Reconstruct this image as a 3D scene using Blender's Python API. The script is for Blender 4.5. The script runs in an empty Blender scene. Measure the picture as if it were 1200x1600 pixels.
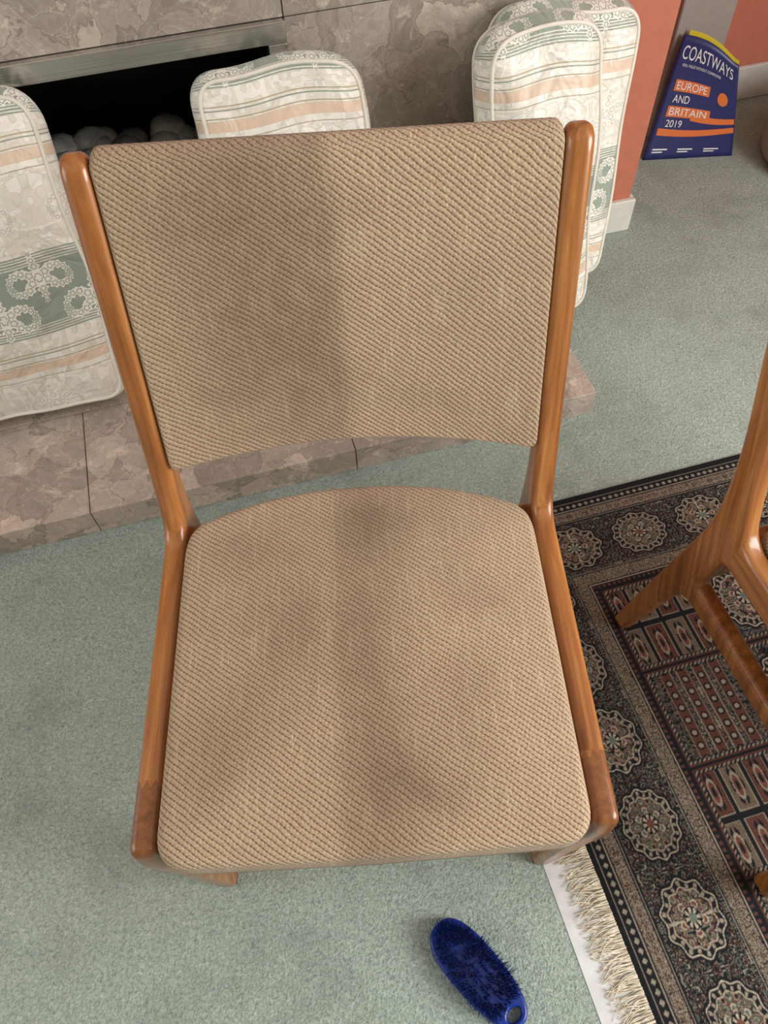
import bpy, bmesh, math, random
import numpy as np
from mathutils import Vector, Matrix
random.seed(4); rng=np.random.RandomState(7)
scn=bpy.context.scene
try:
    scn.view_settings.view_transform='Standard'
except Exception: pass
COL=bpy.context.collection

# ------------------------------------------------------------ helpers
def lin(c,a=1.0):
    o=[]
    for v in c:
        v/=255.0
        o.append(v/12.92 if v<=.04045 else ((v+.055)/1.055)**2.4)
    return (o[0],o[1],o[2],a)

class M:
    def __init__(s,name):
        s.m=bpy.data.materials.new(name); s.m.use_nodes=True
        s.t=s.m.node_tree; s.b=s.t.nodes['Principled BSDF']
    def n(s,typ,**k):
        nd=s.t.nodes.new('ShaderNode'+typ)
        for a,v in k.items(): setattr(nd,a,v)
        return nd
    def l(s,a,b): s.t.links.new(a,b)
    def setin(s,sock,v):
        if isinstance(v,bpy.types.NodeSocket): s.l(v,sock)
        else: sock.default_value=v
    def math(s,op,a,b=0.0,c=None):
        nd=s.n('Math',operation=op); s.setin(nd.inputs[0],a); s.setin(nd.inputs[1],b)
        if c is not None: s.setin(nd.inputs[2],c)
        return nd.outputs[0]
    def mix(s,f,a,b,bt='MIX'):
        nd=s.n('Mix',data_type='RGBA',blend_type=bt); s.setin(nd.inputs[0],f); s.setin(nd.inputs[6],a); s.setin(nd.inputs[7],b)
        return nd.outputs[2]
    def ramp(s,f,stops):
        nd=s.n('ValToRGB'); s.l(f,nd.inputs[0]); e=nd.color_ramp.elements
        while len(e)<len(stops): e.new(.5)
        for i,(p,c) in enumerate(stops): e[i].position=p; e[i].color=c
        return nd.outputs[0]
    def g(s,f,p0,v0,p1,v1): return s.ramp(f,[(p0,(v0,v0,v0,1)),(p1,(v1,v1,v1,1))])
    def noise(s,vec,scale,detail=3,rough=.5,dist=0.0):
        nd=s.n('TexNoise'); nd.inputs['Scale'].default_value=scale; nd.inputs['Detail'].default_value=detail
        nd.inputs['Roughness'].default_value=rough; nd.inputs['Distortion'].default_value=dist
        if vec is not None: s.l(vec,nd.inputs['Vector'])
        return nd.outputs[0]
    def coord(s,k='Object'): return s.n('TexCoord').outputs[k]
    def xyz(s,v):
        nd=s.n('SeparateXYZ'); s.l(v,nd.inputs[0]); return nd.outputs
    def comb(s,x,y,z):
        nd=s.n('CombineXYZ')
        for i,v in enumerate((x,y,z)): s.setin(nd.inputs[i],v)
        return nd.outputs[0]
    def sc(s,v,k):
        nd=s.n('VectorMath',operation='MULTIPLY'); s.l(v,nd.inputs[0]); nd.inputs[1].default_value=k; return nd.outputs[0]
    def col(s,v): s.setin(s.b.inputs['Base Color'],v)
    def rough(s,v): s.setin(s.b.inputs['Roughness'],v)
    def bump(s,h,strength=.5,dist=.001):
        nd=s.n('Bump'); nd.inputs['Strength'].default_value=strength; nd.inputs['Distance'].default_value=dist
        s.l(h,nd.inputs['Height']); s.l(nd.outputs[0],s.b.inputs['Normal'])
def flat(name,c,rough=.6,**k):
    m=M(name); n=m.noise(m.coord(),35,3)
    m.col(m.ramp(n,[(.3,tuple(x*.9 for x in c[:3])+(1,)),(.7,c)])); m.rough(rough)
    for a,v in k.items(): m.b.inputs[a.replace('_',' ')].default_value=v
    return m.m

def mesh_obj(name,verts,faces,mat=None,uvs=None,parent=None,smooth=True):
    me=bpy.data.meshes.new(name); me.from_pydata([tuple(v) for v in verts],[],faces); me.update()
    if uvs is not None:
        ul=me.uv_layers.new(name='UVMap')
        for lp in me.loops: ul.data[lp.index].uv=uvs[lp.vertex_index]
    if smooth: me.polygons.foreach_set('use_smooth',[True]*len(me.polygons))
    ob=bpy.data.objects.new(name,me); COL.objects.link(ob)
    if mat: me.materials.append(mat)
    if parent: ob.parent=parent
    return ob
def empty(name,loc=(0,0,0),rz=0):
    e=bpy.data.objects.new(name,None); COL.objects.link(e); e.location=loc; e.rotation_euler=(0,0,rz); e.empty_display_size=.1
    return e
def box(name,a,b,mat,parent=None,bev=0.0,xf=None):
    bm=bmesh.new(); bmesh.ops.create_cube(bm,size=1)
    for v in bm.verts: v.co=Vector([a[i]+(v.co[i]+.5)*(b[i]-a[i]) for i in range(3)])
    if bev>0: bmesh.ops.bevel(bm,geom=bm.edges[:],offset=bev,segments=3,profile=.5,affect='EDGES')
    if xf: bm.transform(xf)
    me=bpy.data.meshes.new(name); bm.to_mesh(me); bm.free()
    ob=bpy.data.objects.new(name,me); COL.objects.link(ob); me.materials.append(mat)
    if parent: ob.parent=parent
    return ob
def curve_mesh(cu):
    ob=bpy.data.objects.new('tmp',cu); COL.objects.link(ob)
    dg=bpy.context.evaluated_depsgraph_get(); me=bpy.data.meshes.new_from_object(ob.evaluated_get(dg))
    bpy.data.objects.remove(ob); return me
def tube(name,pts,r,mat,cyclic=False,parent=None,res=3):
    cu=bpy.data.curves.new(name,'CURVE'); cu.dimensions='3D'; cu.bevel_depth=r; cu.bevel_resolution=res; cu.use_fill_caps=True
    sp=cu.splines.new('POLY'); sp.points.add(len(pts)-1)
    for p,q in zip(sp.points,pts): p.co=(q[0],q[1],q[2],1)
    sp.use_cyclic_u=cyclic
    me=curve_mesh(cu); me.name=name; me.materials.clear(); me.materials.append(mat)
    me.polygons.foreach_set('use_smooth',[True]*len(me.polygons))
    ob=bpy.data.objects.new(name,me); COL.objects.link(ob)
    if parent: ob.parent=parent
    return ob
def fillet(pts,n=7):
    out=[];L=len(pts)
    for i,(x,y,r) in enumerate(pts):
        p=np.array([x,y]);a=np.array(pts[i-1][:2]);b=np.array(pts[(i+1)%L][:2])
        if r<=0: out.append(tuple(p)); continue
        da=np.linalg.norm(a-p);db=np.linalg.norm(b-p)
        A=p+(a-p)/da*min(r,da*.49);B=p+(b-p)/db*min(r,db*.49)
        for k in range(n+1):
            t=k/n; q=(1-t)**2*A+2*t*(1-t)*p+t*t*B; out.append(tuple(q))
    return out
def plate_mesh(loops,half,bev,res=4):
    cu=bpy.data.curves.new('pl','CURVE'); cu.dimensions='2D'; cu.fill_mode='BOTH'
    cu.extrude=max(half-bev,0.0001); cu.bevel_depth=bev; cu.bevel_resolution=res; cu.offset=-bev
    for lp in loops:
        sp=cu.splines.new('POLY'); sp.points.add(len(lp)-1)
        for p,q in zip(sp.points,lp): p.co=(q[0],q[1],0,1)
        sp.use_cyclic_u=True
    me=curve_mesh(cu); return me
def sm_angle(ob,deg=40):
    me=ob.data
    me.polygons.foreach_set('use_smooth',[True]*len(me.polygons))
    bm=bmesh.new(); bm.from_mesh(me)
    for e in bm.edges:
        if len(e.link_faces)==2 and e.calc_face_angle(0)>math.radians(deg): e.smooth=False
    bm.to_mesh(me); bm.free()

def pillow(outline,top,side,bottom,fmap,name,mat,parent,nr=14,cen=None):
    P=np.array(outline);n=len(P)
    T=np.roll(P,-1,0)-np.roll(P,1,0);T/=np.linalg.norm(T,axis=1)[:,None]
    Nn=np.stack([T[:,1],-T[:,0]],1)
    c0=P.mean(0) if cen is None else np.array(cen)
    V=[];UV=[];F=[]
    ins0=side[0][0]
    E=P-Nn*ins0
    V.append((c0[0],c0[1],top(0,*c0)));UV.append(tuple(c0))
    for k in range(1,nr+1):
        s=k/nr
        for p in E:
            q=c0+(p-c0)*s; V.append((q[0],q[1],top(s,q[0],q[1])));UV.append(tuple(q))
    rings=nr
    for ins,c,arc in side[1:]:
        for p,e,nn in zip(P,E,Nn):
            q=p-nn*ins; V.append((q[0],q[1],c));w=e+nn*arc;UV.append(tuple(w))
        rings+=1
    def idx(r,i): return 1+(r-1)*n+(i%n)
    for i in range(n): F.append((0,idx(1,i),idx(1,i+1)))
    for r in range(1,rings):
        for i in range(n): F.append((idx(r,i),idx(r+1,i),idx(r+1,i+1),idx(r,i+1)))
    V.append((c0[0],c0[1],bottom));UV.append(tuple(c0));b=len(V)-1
    for i in range(n): F.append((idx(rings,i),b,idx(rings,i+1)))
    V=[fmap(*v) for v in V]
    return mesh_obj(name,V,F,mat,UV,parent)
def densify(ol,st):
    dn=[]
    for i,p in enumerate(ol):
        q=ol[(i+1)%len(ol)]; L=math.dist(p,q); k=max(1,int(L/st))
        for j in range(k): dn.append((p[0]+(q[0]-p[0])*j/k,p[1]+(q[1]-p[1])*j/k))
    return dn

def img_from(arr,name):
    h,w,_=arr.shape
    im=bpy.data.images.new(name,w,h); a=np.ones((h,w,4),np.float32); a[:,:,:3]=np.clip(arr,0,1)
    im.pixels.foreach_set(a.ravel()); im.update(); im.pack(); return im
def smooth_noise(h,w,cell,seed):
    r=np.random.RandomState(seed); gh=int(h/cell)+3; gw=int(w/cell)+3
    g=r.rand(gh,gw); y=np.arange(h)/cell; x=np.arange(w)/cell
    yi=y.astype(int);xi=x.astype(int);fy=(y-yi);fx=(x-xi);fy=fy*fy*(3-2*fy);fx=fx*fx*(3-2*fx)
    a=g[np.ix_(yi,xi)];b=g[np.ix_(yi,xi+1)];c=g[np.ix_(yi+1,xi)];d=g[np.ix_(yi+1,xi+1)]
    fx=fx[None,:];fy=fy[:,None]
    return (a*(1-fx)+b*fx)*(1-fy)+(c*(1-fx)+d*fx)*fy

# ------------------------------------------------------------ frames
PH=.2299
FR=Matrix.Rotation(PH,4,'Z')              # fireplace frame: x=u (right), y=d (away)
def FP(u,d,z): return FR@Vector((u,d,z))

# ------------------------------------------------------------ materials
def wood_mat():
    m=M('teak_wood'); x,y,z=m.xyz(m.coord())
    rail=m.math('MULTIPLY',m.math('LESS_THAN',y,.385),m.math('GREATER_THAN',z,.375))
    rail=m.math('MULTIPLY',rail,m.math('GREATER_THAN',y,.075))
    A=m.comb(m.math('MULTIPLY',x,80),m.math('MULTIPLY',m.math('SUBTRACT',y,m.math('MULTIPLY',z,.3)),80),m.math('MULTIPLY',z,5))
    B=m.comb(m.math('MULTIPLY',x,80),m.math('MULTIPLY',y,5),m.math('MULTIPLY',z,80))
    mv=m.n('Mix',data_type='VECTOR'); m.l(rail,mv.inputs[0]); m.l(A,mv.inputs[4]); m.l(B,mv.inputs[5]); v=mv.outputs[1]
    n1=m.noise(v,1.0,5,.6,.6); n2=m.noise(m.sc(v,(3.5,3.5,1.5)),1.0,3,.6)
    c=m.ramp(n1,[(.28,lin((118,68,30))),(.5,lin((168,106,52))),(.72,lin((202,144,82)))])
    c=m.mix(m.math('MULTIPLY',n2,.45),c,lin((116,66,32)))
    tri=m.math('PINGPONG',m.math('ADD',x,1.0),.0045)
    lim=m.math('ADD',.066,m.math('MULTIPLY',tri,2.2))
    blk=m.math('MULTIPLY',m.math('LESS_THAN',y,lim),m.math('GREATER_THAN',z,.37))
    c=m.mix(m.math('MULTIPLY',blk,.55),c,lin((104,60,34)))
    m.col(c); m.rough(m.math('ADD',.24,m.math('MULTIPLY',n2,.15)))
    m.b.inputs['Coat Weight'].default_value=.4; m.b.inputs['Coat Roughness'].default_value=.14
    m.bump(n2,.15,.0006); return m.m

def fabric_mat(name,kind):
    m=M(name); uv=m.coord('UV'); u,v,_=m.xyz(uv)
    wob=m.noise(uv,34,3)
    wu=m.math('ADD',u,m.math('MULTIPLY',m.math('SUBTRACT',wob,.5),.005))
    wv=m.math('ADD',v,m.math('MULTIPLY',m.math('SUBTRACT',m.noise(uv,28,4),.5),.006))
    a=math.radians(-38); ca,sa=math.cos(a),math.sin(a)
    p=m.math('ADD',m.math('MULTIPLY',wu,ca),m.math('MULTIPLY',wv,sa))
    q=m.math('SUBTRACT',m.math('MULTIPLY',wv,ca),m.math('MULTIPLY',wu,sa))
    P=.0055
    rq=m.math('DIVIDE',q,P); fq=m.math('PINGPONG',rq,.5)
    rowi=m.math('FLOOR',m.math('ADD',rq,.5))
    sh=m.math('MULTIPLY',rowi,.37)
    rp=m.math('ADD',m.math('DIVIDE',p,.0046),sh); fp_=m.math('PINGPONG',rp,.5)
    fine=m.noise(uv,1100,2); yarn=m.noise(uv,380,3,.65)
    edge=m.math('ADD',m.math('ADD',.065,m.math('MULTIPLY',fp_,.25)),m.math('MULTIPLY',m.math('SUBTRACT',yarn,.5),.55))
    nd=m.n('MapRange',interpolation_type='SMOOTHSTEP'); m.l(m.math('SUBTRACT',edge,fq),nd.inputs[0]); nd.inputs[1].default_value=-.05; nd.inputs[2].default_value=.07
    groove=nd.outputs[0]
    hgt=m.math('ADD',m.math('SINE',m.math('MULTIPLY',fq,3.14159)),m.math('MULTIPLY',m.math('SUBTRACT',.5,fp_),.9))
    hgt=m.math('ADD',hgt,m.math('MULTIPLY',yarn,1.6))
    tan=m.ramp(m.math('ADD',m.math('MULTIPLY',fine,.35),m.math('MULTIPLY',yarn,.65)),[(.3,lin((154,131,106))),(.68,lin((214,192,161)))])
    brn=m.mix(fine,lin((98,70,57)),lin((132,101,84)))
    c=m.mix(m.math('MULTIPLY',groove,.86),tan,brn)
    sl=m.noise(m.sc(uv,(260,16,1)),1,2)
    c=m.mix(m.g(sl,.56,0,.74,.42),c,lin((216,198,166)))
    sl2=m.noise(m.sc(uv,(16,300,1)),1,2)
    c=m.mix(m.g(sl2,.60,0,.76,.30),c,lin((210,190,158)))
    # blotches left in the cloth by cleaning / wear
    n=m.noise(uv,7,3)
    ju=m.math('MULTIPLY',m.math('SUBTRACT',n,.5),.14); jv=m.math('MULTIPLY',m.math('SUBTRACT',m.noise(uv,9,3,.5,.4),.5),.14)
    bu=m.math('ADD',u,ju); bv=m.math('ADD',v,jv)
    x=m.math('ADD',u,m.math('MULTIPLY',m.math('SUBTRACT',n,.5),.02))
    def sstep(val,e0,e1):
        nd=m.n('MapRange',interpolation_type='SMOOTHSTEP'); m.setin(nd.inputs[0],val); nd.inputs[1].default_value=e0; nd.inputs[2].default_value=e1
        return nd.outputs[0]
    def blob(cu_,cv,ru,rv,amp):
        a_=m.math('POWER',m.math('ABSOLUTE',m.math('DIVIDE',m.math('SUBTRACT',bu,cu_),ru)),2.0)
        b_=m.math('POWER',m.math('ABSOLUTE',m.math('DIVIDE',m.math('SUBTRACT',bv,cv),rv)),2.0)
        return m.math('MULTIPLY',m.math('EXPONENT',m.math('MULTIPLY',m.math('ADD',a_,b_),-1.0)),amp)
    if kind=='seat':
        band=m.math('MULTIPLY',sstep(x,-.045,-.022),m.math('SUBTRACT',1,sstep(x,.0,.09)))
        st=m.math('MULTIPLY',band,.24)
        bl=[(.03,.375,.07,.045,.34),(.02,.05,.06,.06,.32),(-.09,.23,.06,.09,.36),(.01,.20,.03,.10,.16),(-.15,.10,.05,.05,.26),(.12,.27,.05,.04,.16),(.11,.12,.04,.05,.20),(-.13,.35,.05,.03,.20),(.06,.02,.05,.03,.16)]
    else:
        band=m.math('SUBTRACT',1,sstep(x,-.014,.012))
        gr=sstep(x,-.25,-.05)
        st=m.math('MULTIPLY',m.math('MULTIPLY',band,m.math('ADD',.6,m.math('MULTIPLY',gr,.4))),.30)
        bl=[(-.12,.82,.07,.06,.20),(-.08,.72,.09,.08,.20),(-.03,.62,.05,.08,.18),(-.14,.64,.06,.07,.18),(.0,.83,.06,.03,.13),(.08,.60,.06,.03,.12),(.13,.72,.04,.05,.10)]
    for b in bl: st=m.math('ADD',st,blob(*b))
    st=m.math('MULTIPLY',st,m.math('ADD',.7,m.math('MULTIPLY',m.noise(uv,40,3),.6)))
    c=m.mix(st,c,lin((92,70,54)),'MIX')
    m.col(c); m.rough(.95); m.b.inputs['Specular IOR Level'].default_value=.15
    m.b.inputs['Sheen Weight'].default_value=.15
    m.bump(hgt,.75,.0011); return m.m

def carpet_mat():
    m=M('carpet'); o=m.coord()
    n1=m.noise(o,260,3,.7); n2=m.noise(o,150,3,.65,.6); n3=m.noise(o,7,4,.6); n4=m.noise(o,2.2,3,.5); n5=m.noise(o,30,3,.6)
    f=m.math('ADD',m.math('MULTIPLY',n1,.5),m.math('MULTIPLY',n2,.5))
    c=m.ramp(f,[(.34,lin((132,147,136))),(.5,lin((171,187,176))),(.66,lin((206,218,208)))])
    c=m.mix(m.g(n5,.45,0,.75,.18),c,lin((128,140,130)))
    c=m.mix(m.g(n3,.5,0,.72,.38),c,lin((116,126,116)))
    c=m.mix(m.g(n4,.42,0,.7,.22),c,lin((126,134,122)))
    sp=m.noise(o,38,2); c=m.mix(m.g(sp,.70,0,.79,.42),c,lin((88,96,88)))
    m.col(c); m.rough(1.0); m.b.inputs['Specular IOR Level'].default_value=.05
    m.b.inputs['Sheen Weight'].default_value=.2
    m.bump(f,1.0,.007); return m.m

def marble_mat(name,base=(150,139,128)):
    m=M(name); o=m.coord()
    dn=m.n('TexNoise'); dn.inputs['Scale'].default_value=6.5; dn.inputs['Detail'].default_value=6; m.l(o,dn.inputs['Vector'])
    vm=m.n('VectorMath',operation='MULTIPLY_ADD'); m.l(dn.outputs['Color'],vm.inputs[0]); vm.inputs[1].default_value=(.36,.36,.36); m.l(o,vm.inputs[2]); w=vm.outputs[0]
    v=m.n('TexVoronoi',feature='DISTANCE_TO_EDGE'); v.inputs['Scale'].default_value=8; m.l(w,v.inputs['Vector'])
    v2=m.n('TexVoronoi'); v2.inputs['Scale'].default_value=8; m.l(w,v2.inputs['Vector'])
    v3=m.n('TexVoronoi',feature='DISTANCE_TO_EDGE'); v3.inputs['Scale'].default_value=17; m.l(w,v3.inputs['Vector'])
    cell=m.xyz(v2.outputs['Color'])[0]
    n=m.noise(w,14,6,.7,.8)
    b=np.array(base)
    c=m.ramp(m.math('ADD',m.math('MULTIPLY',cell,.35),m.math('MULTIPLY',n,.65)),
        [(.25,lin(b*.80)),(.45,lin(b*.93)),(.6,lin(b*1.04)),(.8,lin(b*1.22))])
    c=m.mix(m.g(v.outputs[0],0,.7,.020,0),c,lin(b*.66+np.array([6,0,-2])))
    c=m.mix(m.g(v3.outputs[0],0,.5,.015,0),c,lin(np.minimum(b*1.3,250)))
    c=m.mix(m.g(m.noise(o,24,4,.65,.5),.58,0,.70,.55),c,lin(np.minimum(b*1.3,250)))
    c=m.mix(m.g(m.noise(o,60,4,.7,.5),.5,0,.7,.4),c,lin(b*.74+np.array([6,0,-3])))
    m.col(c); m.rough(.35); return m.m

WOOD=wood_mat(); FSEAT=fabric_mat('seat_upholstery','seat'); FBACK=fabric_mat('back_upholstery','back')
CARPET=carpet_mat(); MARB=marble_mat('marble_tile',(172,162,150)); MARB2=marble_mat('hearth_marble',(190,176,163))
SALMON=flat('salmon_paint',lin((196,118,94)),.8)
WHITE=flat('white_gloss_paint',lin((222,222,214)),.35)
CEIL=flat('ceiling_paint',lin((235,233,226)),.9)
m=M('brushed_steel'); n=m.noise(m.sc(m.coord(),(6,6,1200)),1,3); m.col(m.ramp(n,[(.3,lin((180,178,174))),(.7,lin((216,214,210)))])); m.rough(.24); m.b.inputs['Metallic'].default_value=.95; m.bump(n,.12,.0005); STEEL=m.m
m=M('firebox_black'); m.col(lin((12,12,13))); m.rough(.35); BLACK=m.m
m=M('pebble_stone'); n=m.noise(m.coord(),22,3); m.col(m.ramp(n,[(.35,lin((140,142,140))),(.65,lin((205,206,202)))])); m.rough(.7); PEB=m.m
BEIGE=flat('beige_fabric',lin((176,160,146)),.95)
GREYB=flat('grey_card',lin((160,152,146)),.8)
CREAMW=flat('cream_wall_paint',lin((190,180,162)),.85)

# ------------------------------------------------------------ room shell
def slab(name,a,b,mat,**k): return box(name,a,b,mat,xf=FR,**k)
fl=box('floor',(-3.2,-2.6,-.05),(3.6,4.2,0),CARPET)
br=empty('wall_fireplace')
slab('chimney_breast_right',(.19,1.525,0),(1.04,2.0,2.4),SALMON,parent=br)
slab('chimney_breast_left',(-1.6,1.525,0),(-.50,2.0,2.4),SALMON,parent=br)
slab('chimney_breast_top',(-.50,1.525,.605),(.19,2.0,2.4),SALMON,parent=br)
slab('wall_alcove',(-3.2,2.0,0),(3.4,2.1,2.4),SALMON)
slab('shade_wall_right',(2.15,0.0,0),(2.25,2.0,2.4),SALMON)  # unseen wall, added to keep light from the right off the alcove
box('shade_wall_front',(-3.2,-2.1,0),(3.4,-2.0,2.4),CREAMW)  # unseen wall behind the camera, added to dim light from the front
slab('ceiling',(-3.2,-2.6,2.4),(3.4,2.1,2.45),CEIL)
slab('baseboard_chimney',(.80,1.51,0),(1.052,1.5255,.09),WHITE,bev=.004)
slab('baseboard_chimney_side',(1.0405,1.5255,0),(1.052,1.988,.09),WHITE,bev=.004)
slab('baseboard_alcove',(1.053,1.985,0),(2.15,1.9995,.10),WHITE,bev=.004)
sur=empty('marble_surround')
slab('surround_top_left',(-1.0,1.50,.637),(.2135,1.5248,1.25),MARB,parent=sur,bev=.001)
slab('surround_top_right',(.2155,1.50,.637),(.70,1.5248,1.25),MARB,parent=sur,bev=.001)
slab('surround_side_right',(.2155,1.50,.066),(.70,1.5248,.635),MARB,parent=sur,bev=.001)
slab('surround_side_left',(-1.0,1.50,.066),(-.535,1.5248,.635),MARB,parent=sur,bev=.001)
tr=empty('trim_1')
slab('trim_back',(.702,1.505,.0),(.795,1.5248,1.25),WHITE,parent=tr)
for i in range(5):
    u=.711+i*.0187
    slab('flute_%d'%i,(u-.006,1.492,.0),(u+.006,1.506,1.25),WHITE,parent=tr,bev=.004)
fm=empty('fireplace_frame')
slab('frame_top',(-.535,1.484,.600),(.2135,1.512,.636),STEEL,parent=fm,bev=.002)
slab('frame_right',(.179,1.484,.067),(.2135,1.512,.5995),STEEL,parent=fm,bev=.002)
slab('frame_left',(-.535,1.484,.067),(-.50,1.512,.5995),STEEL,parent=fm,bev=.002)
fb=empty('firebox')
slab('firebox_back',(-.50,1.90,.066),(.19,1.91,.605),BLACK,parent=fb)
slab('firebox_floor',(-.50,1.51,.05),(.19,1.91,.066),BLACK,parent=fb)
slab('firebox_left',(-.50,1.513,.066),(-.49,1.90,.605),BLACK,parent=fb)
slab('firebox_right',(.178,1.513,.066),(.188,1.90,.605),BLACK,parent=fb)
slab('firebox_roof',(-.50,1.513,.597),(.19,1.90,.604),BLACK,parent=fb)
slab('burner_tray',(-.46,1.56,.067),(.15,1.86,.24),BLACK,parent=fb,bev=.01)
bm=bmesh.new()
for i in range(150):
    u=random.uniform(-.45,.14);d=random.uniform(1.57,1.78);z=.26+ (d-1.57)*.34+random.uniform(0,.02)
    if i>105: d=random.uniform(1.53,1.555); z=random.uniform(.09,.27)
    s=random.uniform(.024,.038)
    mt=Matrix.Translation(FP(u,d,z))@Matrix.Rotation(random.random()*3,4,'Z')@Matrix.Diagonal((s*1.25,s,s*.75,1))
    bmesh.ops.create_icosphere(bm,subdivisions=2,radius=1,matrix=mt)
me=bpy.data.meshes.new('fire_pebbles'); bm.to_mesh(me); bm.free(); me.materials.append(PEB)
me.polygons.foreach_set('use_smooth',[True]*len(me.polygons))
ob=bpy.data.objects.new('fire_pebbles',me); COL.objects.link(ob); ob.parent=fb
he=empty('hearth')
us=[-1.0,-.357,.172,.697]
for i in range(3):
    slab('hearth_front_%d'%i,(us[i]+.0008,.956,0.0),(us[i+1]-.0008,1.225,.065),MARB2,parent=he,bev=.0015)
us2=[-1.0,-.62,-.09,.44,.697]
for i in range(4):
    slab('hearth_back_%d'%i,(us2[i]+.0008,1.2262,0.0),(us2[i+1]-.0008,1.4995,.065),MARB2,parent=he,bev=.0015)

# ------------------------------------------------------------ chair
def build_chair(loc,rz):
    e=empty('dining_chair',loc,rz)
    outer=[(.033,0,.004),(.066,0,.004),(.062,.20,.05),(.058,.262,.02),
           (.419,.262,.03),(.444,.20,.05),(.488,0,.004),(.518,0,.004),(.464,.30,.12),(.440,.43,.07),(.455,.55,.10),
           (.496,.68,.12),(.545,.858,.0),(.545,.867,.0),(.540,.874,.0),(.531,.877,.0),(.522,.874,.0),(.516,.868,0),(.512,.858,0),
           (.408,.505,.06),(.386,.443,.03),(-.0,.4435,.012),(-.004,.40,.04),(.012,.25,.10)]
    hole=[(.064,.395,.012),(.395,.392,.018),(.412,.30,.018),(.058,.294,.018)]
    for sx in (-1,1):
        me=plate_mesh([fillet(outer),fillet(hole)],.0142,.0095,5)
        for v in me.vertices:
            X,Y,Z=v.co; v.co=(sx*.238+Z,X,Y)
        me.materials.clear(); me.materials.append(WOOD)
        ob=bpy.data.objects.new('side_frame_%s'%('left' if sx<0 else 'right'),me); COL.objects.link(ob); ob.parent=e; sm_angle(ob,35)
    box('front_rail',(-.228,.022,.375),(.228,.046,.408),WOOD,e,.004)
    box('rear_rail',(-.228,.398,.375),(.228,.420,.412),WOOD,e,.004)
    box('middle_rail',(-.228,.20,.375),(.228,.225,.40),WOOD,e,.004)
    box('rear_stretcher',(-.228,.425,.27),(.228,.440,.298),WOOD,e,.004)
    out=[(-.2225,-.016,.036),(.0,-.019,.0),(.2225,-.016,.036),(.2225,.375,.030)]
    for k in range(13):
        x=.205-.41*k/12; out.append((x,.394+.046*(1-abs(x/.21)**2.3),0.0))
    out.append((-.2225,.375,.030))
    dn=densify(fillet(out,8),.016)
    def top(s,a,b): return .4545+.013*(1-s**2.8)
    side=[(.012,.4545,0)]
    for k in range(1,7):
        t=k/6*math.pi/2; side.append((.012*(1-math.sin(t)),.4545-.012*(1-math.cos(t)),.013*t))
    side+=[(0.0,.425,.04),(.002,.404,.06),(.010,.400,.07),(.02,.400,.08)]
    pillow(dn,top,side,.400,lambda a,b,c:(a,b,c),'seat',FSEAT,e,16,(0,.2))
    z0,z1=.534,.875
    dn=densify(fillet([(-.2235,z0,.012),(.2235,z0,.012),(.2235,z1,.012),(-.2235,z1,.012)],5),.014)
    def bmap(a,b,c):
        w=(b-z0)/(z1-z0)
        D=.034*(1-w)+.005*w
        return (a,.394+(b-.437)*.3084-.009+D*(1-(a/.2215)**2)-c, b-c*.3-.003*w*(1-(a/.2235)**2))
    side=[(.0045,.0,0)]
    for k in range(1,7):
        t=k/6*math.pi/2; side.append((.0045*(1-math.sin(t)),-.005*(1-math.cos(t)),.008*t))
    side+=[(0,-.014,.020),(.002,-.020,.028),(.008,-.024,.038)]
    pillow(dn,lambda s,a,b:.003*(1-s**2),side,-.024,bmap,'backrest',FBACK,e,22,(0,(z0+z1)/2))
    return e
build_chair((-.0267,.16,0),.0153)
build_chair((.778,.165,.004),math.radians(14.5))

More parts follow.
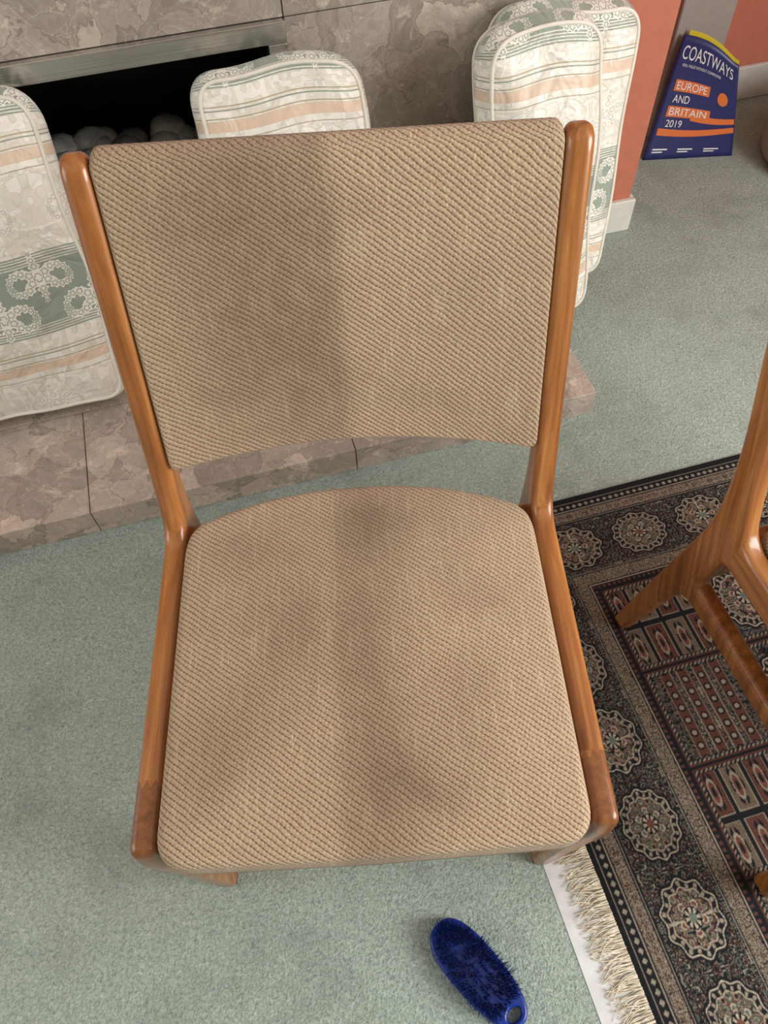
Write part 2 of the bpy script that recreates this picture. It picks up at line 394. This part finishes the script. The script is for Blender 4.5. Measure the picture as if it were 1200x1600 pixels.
# ------------------------------------------------------------ rug
RA=.2299; RC=(.1385,.8127); RW,RL=1.55,2.0
def rug_image():
    res=.00110; w=int(RW/res); h=int(RL/res)
    u=(np.arange(w)+.5)*res; v=(np.arange(h)+.5)*res
    U,V=np.meshgrid(u,v)
    def c(*x): return np.array(lin(x)[:3])
    K=c(20,21,27);CR=c(198,186,164);RU=c(118,74,62);GR=c(108,120,108);TN=c(158,138,116);DB=c(30,32,46)
    img=np.zeros((h,w,3))+K
    E=np.minimum(np.minimum(U,RW-U),np.minimum(V,RL-V))
    vert=(np.minimum(U,RW-U)<np.minimum(V,RL-V)); A=np.where(vert,V,U)
    S=512; base=[smooth_noise(S,S,k,s) for k,s in ((34,1),(28,2),(40,3),(31,5))]
    def orn(x,y,i,size):
        a=np.clip((np.abs(x)/size*S).astype(int),0,S-1); b=np.clip((np.abs(y)/size*S).astype(int),0,S-1)
        return base[i][b,a]
    def arab(mask,x,y,i,size,bg,line,fills,lw=.08,k=5.0,gap=.16):
        n=orn(x,y,i,size); f=n*k; q=np.floor(f).astype(int); fr=f-q
        cl=np.zeros(img.shape)+bg
        for j,fc in enumerate(fills):
            if fc is not None: cl[((q%len(fills))==j)]=fc
        cl[np.abs(fr-.5)<lw+gap]=bg
        cl[np.abs(fr-.5)<lw]=line
        img[mask]=cl[mask]
    def medal(mask,x,y,rx,ry,c1,c2,i,lob=12,amp=.045):
        th=np.arctan2(y/ry,x/rx); r=np.sqrt((x/rx)**2+(y/ry)**2)/(1+amp*np.cos(lob*th))
        mm=mask&(r<1.08); img[mm]=K
        mm=mask&(r<1.0)&(r>.955); img[mm]=CR*.75
        mm=mask&(r<.92)&(r>.80)&(np.cos(lob*2*th)>.3); img[mm]=CR*.5
        mm=mask&(r<.76)
        if mm.any(): arab(mm,x,y,(i+1)%4,rx*2.6,c1*.8,CR*.6,[c1*.8,K,c2*.7],.09,7,.10)
        mm=mask&(r<.78)&(r>.735); img[mm]=CR*.65
        mm=mask&(r<.48)&(r>.30)&(np.cos(lob/2*th)>.2); img[mm]=CR*.75
        mm=mask&(r<.43)&(r>.34)&(np.cos(lob/2*th)>.5); img[mm]=c1
        mm=mask&(r<.30); img[mm]=K
        mm=mask&(r<.26)&(np.cos(8*th)>-.2); img[mm]=CR*.75
        mm=mask&(r<.13); img[mm]=c2*.9
    def band(e0,e1): return (E>=e0)&(E<e1)
    img[band(.012,.0135)]=CR*.6
    b=band(.016,.027); t=(A/.013)%1
    img[b&(np.abs(t-.5)+np.abs((E-.0215)/.012)<.36)]=CR*.5
    img[band(.029,.0305)]=CR*.5
    b=band(.033,.052); t=((A/.034)%1-.5)*.034; arab(b,t,E-.0425,1,.04,K,CR*.5,[TN*.5,RU*.6,CR*.5],.12,5,.12)
    img[band(.054,.0555)]=CR*.6
    b=band(.058,.168); per=.135; t=((A/per)%1-.5)*per; y=E-.113
    arab(b,t,y,0,.13,K,CR*.5,[GR*.5,None,RU*.45,None],.075,6,.20)
    alt=(np.floor(A/per).astype(int)%2)==0
    medal(b&alt,t,y,.052,.043,GR*.7,RU,1); medal(b&~alt,t,y,.052,.044,RU*.8,GR,2,10,.06)
    img[band(.168,.1695)]=CR*.6
    b=band(.172,.194); t=((A/.038)%1-.5)*.038; arab(b,t,E-.183,3,.04,K,CR*.5,[CR*.45,RU*.55,TN*.45],.13,5,.12)
    img[band(.196,.1975)]=CR*.6
    b=band(.200,.206); t=(A/.010)%1; img[b&(t<.5)]=RU*.6
    F=E>=.210; X=U-.210; Y=V-.210; cw=.165; chh=.170
    gi=np.floor(X/cw).astype(int); gj=np.floor(Y/chh).astype(int)
    x=(X/cw-gi-.5)*cw; y=(Y/chh-gj-.5)*chh
    kind=(gi+2*gj+1)%4
    bgs=[K,RU*.4,DB,K]
    fl=[[GR*.5,None,RU*.5],[RU*.5,TN*.45,RU*.45,K],[RU*.5,None,GR*.5],[TN*.35,K,GR*.45,RU*.5]]
    for k in range(4):
        mk=F&(kind==k); arab(mk,x,y,k,.16,bgs[k],CR*.5,fl[k],.07,7)
        if k in (0,2):
            medal(mk,x,y,.056,.060,RU*.75 if k else GR*.7,GR if k else RU,k,14,.04)
        elif k==1:
            tx=((x/cw+.5)*4)%1-.5; ty=((y/chh+.5)*2)%1-.5
            ri=(np.floor((x/cw+.5)*4)+np.floor((y/chh+.5)*2)).astype(int)%2
            img[mk&(ri==0)&(np.abs(tx)<.38)&(np.abs(ty)<.42)]=RU*.55
            img[mk&(ri==1)&(np.abs(tx)<.38)&(np.abs(ty)<.42)]=TN*.40
            d=np.hypot(tx*1.5,ty); img[mk&(d<.38)&(np.cos(6*np.arctan2(ty,tx*1.5))>-.3)]=K; img[mk&(d<.27)]=CR*.5; img[mk&(d<.2)]=RU*.8; img[mk&(d<.1)]=K
            edge=(np.abs(tx)>.38)|(np.abs(ty)>.42); img[mk&edge]=CR*.45
            edge=(np.abs(tx)>.42)|(np.abs(ty)>.44); img[mk&edge]=K
        else:
            for xc in (-.045,-.015,.015,.045):
                img[mk&(np.abs(x-xc)<.010)]=RU*.55
                img[mk&(np.abs(x-xc)<.010)&(np.abs(x-xc)>.0085)]=CR*.45
                d=np.hypot((x-xc)/.007,((y/.022)%1-.5)*3.2); img[mk&(d<1)&(np.abs(x-xc)<.008)]=K; img[mk&(d<.6)&(np.abs(x-xc)<.008)]=CR*.5
    eg=np.minimum(cw/2-np.abs(x),chh/2-np.abs(y))
    img[F&(eg<.0115)]=K; t=((x+y)/.008)%1; img[F&(eg<.0100)&(t<.5)]=CR*.45; img[F&(eg<.0055)]=RU*.45; img[F&(eg<.0022)]=K
    img=(img*2+np.roll(img,1,0)+np.roll(img,1,1))/4
    img*= (.65+.7*rng.rand(h,w,1))
    img=img*.95+.007
    s=np.where(img<=.0031308,img*12.92,1.055*np.power(np.clip(img,0,1),1/2.4)-.055)
    return s[::-1]
rim=img_from(rug_image(),'rug_weave')
m=M('rug_pile'); t=m.n('TexImage'); t.image=rim; m.l(m.coord('UV'),t.inputs['Vector'])
m.col(t.outputs['Color']); m.rough(.95); m.b.inputs['Specular IOR Level'].default_value=.12
m.bump(m.noise(m.coord(),600,2),.5,.002); RUG=m.m
m=M('fringe_cotton'); n=m.noise(m.coord(),120,2); m.col(m.ramp(n,[(.3,lin((204,192,168))),(.7,lin((238,230,212)))])); m.rough(.95); FRG=m.m
m=M('white_backing'); m.col(m.ramp(m.noise(m.coord(),40,2),[(.3,lin((206,208,208))),(.7,lin((222,224,224)))])); m.rough(.8); WB=m.m
rg=empty('persian_rug',(RC[0],RC[1],0),RA)
V=[(0,0,.004),(RW,0,.004),(RW,-RL,.004),(0,-RL,.004),(0,0,0),(RW,0,0),(RW,-RL,0),(0,-RL,0)]
mesh_obj('rug_pile',V,[(3,2,1,0),(0,1,5,4),(1,2,6,5),(2,3,7,6),(3,0,4,7)],RUG,[(0,1),(1,1),(1,0),(0,0)]*2,rg,False)
mesh_obj('fringe_backing',[(-.068,0,.0008),(0.002,0,.0008),(0.002,-RL,.0008),(-.068,-RL,.0008)],[(3,2,1,0)],WB,None,rg,False)
V=[];F=[]
y=-.01
while y>-1.55:
    y-=random.uniform(.0009,.0018)
    L=random.uniform(.036,.054); bend=random.uniform(-.020,.014); r=random.uniform(.0008,.0014); z0=random.uniform(.002,.0065)
    b0=len(V); ns=8; w1=random.uniform(.001,.003); p1=random.uniform(0,6)
    for k in range(ns+1):
        t=k/ns; px=-L*t+.003; py=y+bend*t*t+w1*math.sin(t*8+p1)*t; pz=z0*(1-.4*t)+.001*math.sin(t*7+p1)+.0009
        rr=r*(1-.4*t)
        for a in range(4):
            an=a*math.pi/2; V.append((px,py+rr*math.cos(an),pz+rr*math.sin(an)))
    for k in range(ns):
        for a in range(4):
            F.append((b0+k*4+a,b0+k*4+(a+1)%4,b0+(k+1)*4+(a+1)%4,b0+(k+1)*4+a))
mesh_obj('fringe_strands',V,F,FRG,None,rg)

# ------------------------------------------------------------ cushions
TS=.72
def brocade():
    S=1280; px=np.arange(S)/S*TS; X,Y=np.meshgrid(px,px)
    def c(*x): return np.array(x)/255.
    CRM=c(231,227,213);LT=c(244,241,231);SG=c(144,157,144);PE=c(226,202,178);GD=c(186,172,136)
    img=np.zeros((S,S,3))+CRM
    N=smooth_noise(S,S,46,11); N2=smooth_noise(S,S,36,12); N3=smooth_noise(S,S,20,13)
    Mx=np.abs(((X/.24)%1)-.5)*.24; yh=((Y%.36)/TS*S).astype(int); xi=(Mx/TS*S).astype(int)%S
    sym=N[yh,xi]; sym2=N2[yh,xi]; sym3=N3[yh,xi]
    img[np.abs(sym-.5)<.07]=LT; img[np.abs(sym2-.35)<.03]=CRM*.96; img[(sym3>.66)]=LT; img[np.abs(sym3-.66)<.02]=CRM*.95
    Yp=Y%.36
    def band(a,b): return (Yp>=a)&(Yp<b)
    def blobm(mk,core,xx,yy,cx,cy,r,ph):
        q=np.hypot(xx-cx,yy-cy); th=np.arctan2(yy-cy,xx-cx); rr=r*(1+.20*np.cos(5*th+ph))
        mk|=q<rr; core|=(np.abs(q-rr*.5)<.0008)&(q<rr)
    def leafy(x0,y0,s,per=.16):
        mk=np.zeros(X.shape,bool); core=np.zeros(X.shape,bool)
        xx=np.abs(((X-x0+per/2)%per)-per/2); yy=(Yp-y0)
        blobm(mk,core,xx,yy,0,0,.014*s,0)
        # two curling scrolls of shrinking lobes
        for (sy,a0) in ((1,.5),(-1,.9)):
            px_,py_,ang,r=.014*s,sy*.008*s,sy*a0,.0105*s
            for k in range(7):
                blobm(mk,core,xx,yy,px_,py_,r,k)
                px_+=math.cos(ang)*r*1.35; py_+=math.sin(ang)*r*1.35; ang-=sy*.52; r*=.86
        for sy in (1,-1):
            for k in range(3): blobm(mk,core,xx,yy,0,sy*(.022+.012*k)*s,(.009-.002*k)*s,k)
        return mk,core
    fade=np.clip(np.minimum(Yp-.085,.235-Yp)/.03,0,1); z=band(.085,.235)
    hat=((Y*420).astype(int)%2==0)
    sg=SG+(.05*rng.rand(S,S,1))
    a1,c1=leafy(0,.130,1.0); a2,c2=leafy(.08,.190,.92)
    fl=a1|a2
    mk=z&~fl&((fade>.72)|(hat&(fade<=.72))); img[mk]=sg[mk]
    img[z&(a1|a2)]=LT; img[z&(c1|c2)]=SG*1.1
    a3,c3=leafy(.03,.300,.9); img[band(.24,.355)&a3]=LT; img[band(.24,.355)&c3]=CRM*.90
    for a,b,cc in ((.004,.0055,GD),(.016,.034,PE),(.037,.0385,GD),(.050,.0515,SG),(.056,.0575,GD)):
        img[band(a,b)]=cc
    return img
bim=img_from(brocade(),'brocade_weave')
def cush_mat():
    m=M('brocade_satin'); uv=m.coord('UV'); mp=m.sc(uv,(1/TS,1/TS,1)); t=m.n('TexImage'); t.image=bim; m.l(mp,t.inputs['Vector'])
    m.col(t.outputs['Color']); m.rough(.42); m.b.inputs['Sheen Weight'].default_value=.3
    g=m.n('RGBToBW'); m.l(t.outputs['Color'],g.inputs[0])
    h=m.math('ADD',m.math('MULTIPLY',g.outputs[0],.4),m.math('MULTIPLY',m.noise(uv,11,3,.55,1.0),3.0))
    m.bump(h,.6,.009); return m.m
CUSH=cush_mat(); PIPE=flat('cream_piping',lin((234,229,216)),.6)
def cushion(u0,u1,dback,z,alpha,hgt,t,rot=0,uvoff=0,puff=.02,seed=0):
    e=empty('sofa_cushion'); w=u1-u0; al=math.radians(alpha)
    up=Vector((0,math.sin(al),math.cos(al))); nf=Vector((0,-math.cos(al),math.sin(al))); rt=Vector((1,0,0))
    rr=Matrix.Rotation(math.radians(rot),3,nf)
    org=Vector(((u0+u1)/2,dback,z))
    r_=random.Random(seed); ph=[r_.uniform(0,6) for _ in range(6)]
    def fm(a,b,c):
        wv=.006*math.sin(a*23+ph[0])*math.sin(b*17+ph[1])+.004*math.sin(a*41+b*19+ph[2])
        aa=a*(1+.04*math.sin(b/hgt*math.pi))+.004*math.sin(b*21+ph[4])
        loc=rt*aa+up*(b+.005*math.cos(a/w*math.pi)*(b/hgt)+.004*math.sin(a*30+ph[3])*(b/hgt))
        loc=rr@loc
        p=org+loc+nf*(c+wv*(1 if c>t*.5 else .3))
        return FR@p
    dn=densify(fillet([(-w/2,0,.045),(w/2,0,.045),(w/2,hgt,.052),(-w/2,hgt,.052)],10),.02)
    side=[(.012,t-.002,0),(.007,t-.0055,.005),(.003,t-.010,.010),(-.002,t-.018,.018),(-.009,t*.62,.03),(-.011,t*.45,.05),(-.007,t*.22,.07),(0,.006,.09),(.006,0,.1),(.03,0,.13)]
    ob=pillow(dn,lambda s,a,b:t-.002+puff*(1-s**2.2),side,0,fm,'cushion_body',CUSH,e,18,(0,hgt/2))
    ul=ob.data.uv_layers[0]
    for d in ul.data: d.uv=(d.uv[0]+.3+uvoff*.37,d.uv[1]+uvoff)
    P=np.array(dn)
    for c,ins in ((t-.006,.004),(.004,0)):
        pts=[]
        for i,p in enumerate(dn):
            a=P[i-1];b=P[(i+1)%len(P)];T=(b-a)/np.linalg.norm(b-a);q=P[i]-np.array((T[1],-T[0]))*ins
            pts.append(fm(q[0],q[1],c))
        tube('piping',pts,.0038,PIPE,True,e)
    return e
cushion(-.73,-.250,1.275,.082,21.4,.553,.085,0,.283,.045,1)
cushion(.027,.320,1.283,.082,21.4,.525,.085,0,.296,.030,2)
cushion(.56,.838,1.355,.086,14,.52,.085,-4,.32,.02,3)
cushion(.537,.750,1.248,.082,14,.552,.09,0,.285,.03,4)

# ------------------------------------------------------------ brush
m=M('blue_plastic'); m.col(m.ramp(m.noise(m.coord(),40,2),[(.3,lin((8,34,110))),(.7,lin((14,54,150)))])); m.rough(.3); BLP=m.m
m=M('blue_bristle'); m.col(m.ramp(m.noise(m.coord(),160,2),[(.35,lin((6,12,44))),(.65,lin((14,44,130)))])); m.rough(.45); BLB=m.m
be=empty('scrubbing_brush',(.098,.060,0),math.atan2(-.135,.115))
ol=[]
for k in range(64):
    t=2*math.pi*k/64; x=.083*math.copysign(abs(math.cos(t))**.8,math.cos(t)); y=.035*math.copysign(abs(math.sin(t))**.75,math.sin(t))*(1-.10*(x/.088)); ol.append((x,y))
hole=[(.067+.0075*math.cos(-2*math.pi*k/24),.0115*math.sin(-2*math.pi*k/24)) for k in range(24)]
me=plate_mesh([ol,hole],.008,.004,3)
for v in me.vertices: v.co.z+=.0082
me.materials.clear(); me.materials.append(BLP); ob=bpy.data.objects.new('brush_base',me); COL.objects.link(ob); ob.parent=be; sm_angle(ob,40)
V=[];F=[]
for i in range(-17,14):
    for j in range(-6,7):
        x0=i*.0045+(j%2)*.002; y0=j*.0046
        if (x0/.078)**2+(y0/.0295)**2>1 or x0>.053: continue
        rim_=(x0/.078)**2+(y0/.029)**2
        if rim_<.35 and random.random()<.35: continue
        for k in range(9):
            ax=x0+random.gauss(0,.0008); ay=y0+random.gauss(0,.0008)
            ex=ax+x0*.08+random.gauss(0,.0028); ey=ay+y0*.28+random.gauss(0,.0028); ez=.0165+random.uniform(.008,.013)*(.75+.3*rim_)
            b=len(V); r=.0004
            for a in range(3):
                an=a*2.094; V.append((ax+r*math.cos(an),ay+r*math.sin(an),.0155))
            for a in range(3):
                an=a*2.094; V.append((ex+r*.7*math.cos(an),ey+r*.7*math.sin(an),ez))
            F+= [(b,b+1,b+4,b+3),(b+1,b+2,b+5,b+4),(b+2,b,b+3,b+5),(b+3,b+4,b+5)]
mesh_obj('brush_bristles',V,F,BLB,None,be,False)

# ------------------------------------------------------------ brochure
def uni(name,c,r=.35):
    m=M(name); m.col(m.mix(m.math('MULTIPLY',m.noise(m.coord(),60,2),.15),lin(c),lin(tuple(v*.8 for v in c)))); m.rough(r); return m.m
NAVY=uni('navy_print',(44,48,104)); ORG=uni('orange_print',(226,120,60)); WHT=uni('white_print',(236,236,240)); YEL=uni('yellow_print',(225,205,60))
bk=empty('travel_brochure')
BL=Vector((.79,2.02,0));BR=Vector((1.045,2.02,0));TL=Vector((.845,2.105,.294));TR=Vector((.99,2.045,.236))
def bmap(x,y,off=0.0):
    p=(BL*(1-x)+BR*x)*(1-y)+(TL*(1-x)+TR*x)*y
    p=p+Vector((.0,.0,.014*math.sin(math.pi*min(x*1.1,1))*y*y))
    dx=(BR-BL)*(1-y)+(TR-TL)*y; dy=(TL-BL)*(1-x)+(TR-BR)*x
    n=dx.cross(dy).normalized()
    return p+n*off
def sheet(name,x0,x1,y0,y1,off,mat,n=12,slant=0.0,curve=0.0):
    V=[];F=[]
    for j in range(n+1):
        for i in range(n+1):
            x=x0+(x1-x0)*i/n; y=y0+(y1-y0)*j/n+slant*(x-x0)+curve*math.sin(math.pi*i/n)
            V.append(bmap(x,y,off))
    for j in range(n):
        for i in range(n):
            a=j*(n+1)+i; F.append((a,a+1,a+n+2,a+n+1))
    return mesh_obj(name,V,F,mat,None,bk)
c=sheet('cover',0,1,0,1,.0,NAVY,20); md=c.modifiers.new('s','SOLIDIFY'); md.thickness=.007; md.offset=-1
sheet('band_europe',.10,.60,.585,.675,.0009,ORG); sheet('band_britain',.10,.66,.375,.465,.0009,ORG)
sheet('band_sweep_upper',.42,.99,.355,.415,.0008,ORG,curve=-.02,slant=.02); sheet('band_sweep_lower',.06,.99,.215,.275,.0008,ORG,curve=-.03,slant=.06)
yl=sheet('back_page',.08,.99,.9,1.035,-.009,YEL)
def text(s,x,y,h,wd,mat=WHT,off=.0014):
    cu=bpy.data.curves.new('t','FONT'); cu.body=s; cu.size=1
    me=curve_mesh(cu); xs=[v.co.x for v in me.vertices]; ys=[v.co.y for v in me.vertices]
    a,b=min(xs),max(xs); q=max(ys)
    for v in me.vertices:
        v.co=bmap(x+(v.co.x-a)/(b-a)*wd,y+v.co.y/q*h,off)
    me.materials.clear(); me.materials.append(mat)
    ob=bpy.data.objects.new('lettering',me); COL.objects.link(ob); ob.parent=bk
text('COASTWAYS',.07,.83,.10,.84); text('REAL VALUE WITHOUT COMPROMISE',.12,.775,.022,.6)
text('EUROPE',.13,.60,.062,.43); text('AND',.13,.495,.062,.22); text('BRITAIN',.13,.39,.062,.48); text('2019',.13,.29,.06,.2)
V=[bmap(.80,.60,.0012)];F=[]
for k in range(24): V.append(bmap(.80+.075*math.cos(k*math.pi/12),.60+.065*math.sin(k*math.pi/12),.0012))
for k in range(24): F.append((0,1+k,1+(k+1)%24))
mesh_obj('badge',V,F,ORG,None,bk,False)
for i,x in enumerate((.07,.36,.66)):
    sheet('small_print_%d'%i,x,x+.17,.085,.098,.0012,WHT,4); sheet('small_print_b%d'%i,x,x+.12,.062,.073,.0012,WHT,4)

sb=empty('storage_box')
slab('box_body',(1.29,1.875,0),(1.45,1.98,.50),GREYB,parent=sb,bev=.006)
slab('box_lid',(1.285,1.87,.47),(1.455,1.983,.52),GREYB,parent=sb,bev=.006)
ol=[(.22*math.cos(2*math.pi*k/48),.22*math.sin(2*math.pi*k/48)) for k in range(48)]
side=[(.04,.16,0)]+[(.04*(1-math.sin(k/6*math.pi/2)),.16-.04*(1-math.cos(k/6*math.pi/2)),.04*k/6*1.57) for k in range(1,7)]+[(-.004,.07,.1),(.0,.02,.15),(.02,0,.17)]
pf=pillow(ol,lambda s,a,b:.16+.012*(1-s*s),side,0,lambda a,b,c:(1.335+a,1.97+b,c),'pouffe',BEIGE,None)

# ------------------------------------------------------------ light
w=bpy.data.worlds.new('World'); scn.world=w; w.use_nodes=True
bg=w.node_tree.nodes['Background']; bg.inputs[0].default_value=(.96,.98,1,1); bg.inputs[1].default_value=.80
def area(name,loc,target,sx,sy,power,col):
    l=bpy.data.lights.new(name,'AREA'); l.shape='RECTANGLE'; l.size=sx; l.size_y=sy; l.energy=power; l.color=col
    o=bpy.data.objects.new(name,l); COL.objects.link(o); o.location=loc
    o.rotation_euler=(Vector(target)-Vector(loc)).to_track_quat('-Z','Y').to_euler()
area('window_light_right',(2.4,-.3,1.5),(.4,1.2,.2),1.7,1.4,100,(1,.98,.95))
area('area_light_left',(-2.4,-.2,1.6),(0,.9,.3),1.4,1.3,20,(.96,.98,1))  # weak, slightly cool area lamp on the left side

# ------------------------------------------------------------ camera
f,th,r,H=1197.16,.9771,-.0533,1.273
Fv=Vector((0,math.cos(th),-math.sin(th)));U=Vector((0,math.sin(th),math.cos(th)));R=Vector((1,0,0))
R2=R*math.cos(r)+U*math.sin(r);U2=-R*math.sin(r)+U*math.cos(r)
cd=bpy.data.cameras.new('camera'); cd.sensor_width=36; cd.sensor_fit='AUTO'; cd.lens=36*f/1600; cd.clip_start=.02
co=bpy.data.objects.new('camera',cd); COL.objects.link(co)
mt=Matrix((R2,U2,-Fv)).transposed().to_4x4(); mt.translation=(0,0,H); co.matrix_world=mt
scn.camera=co
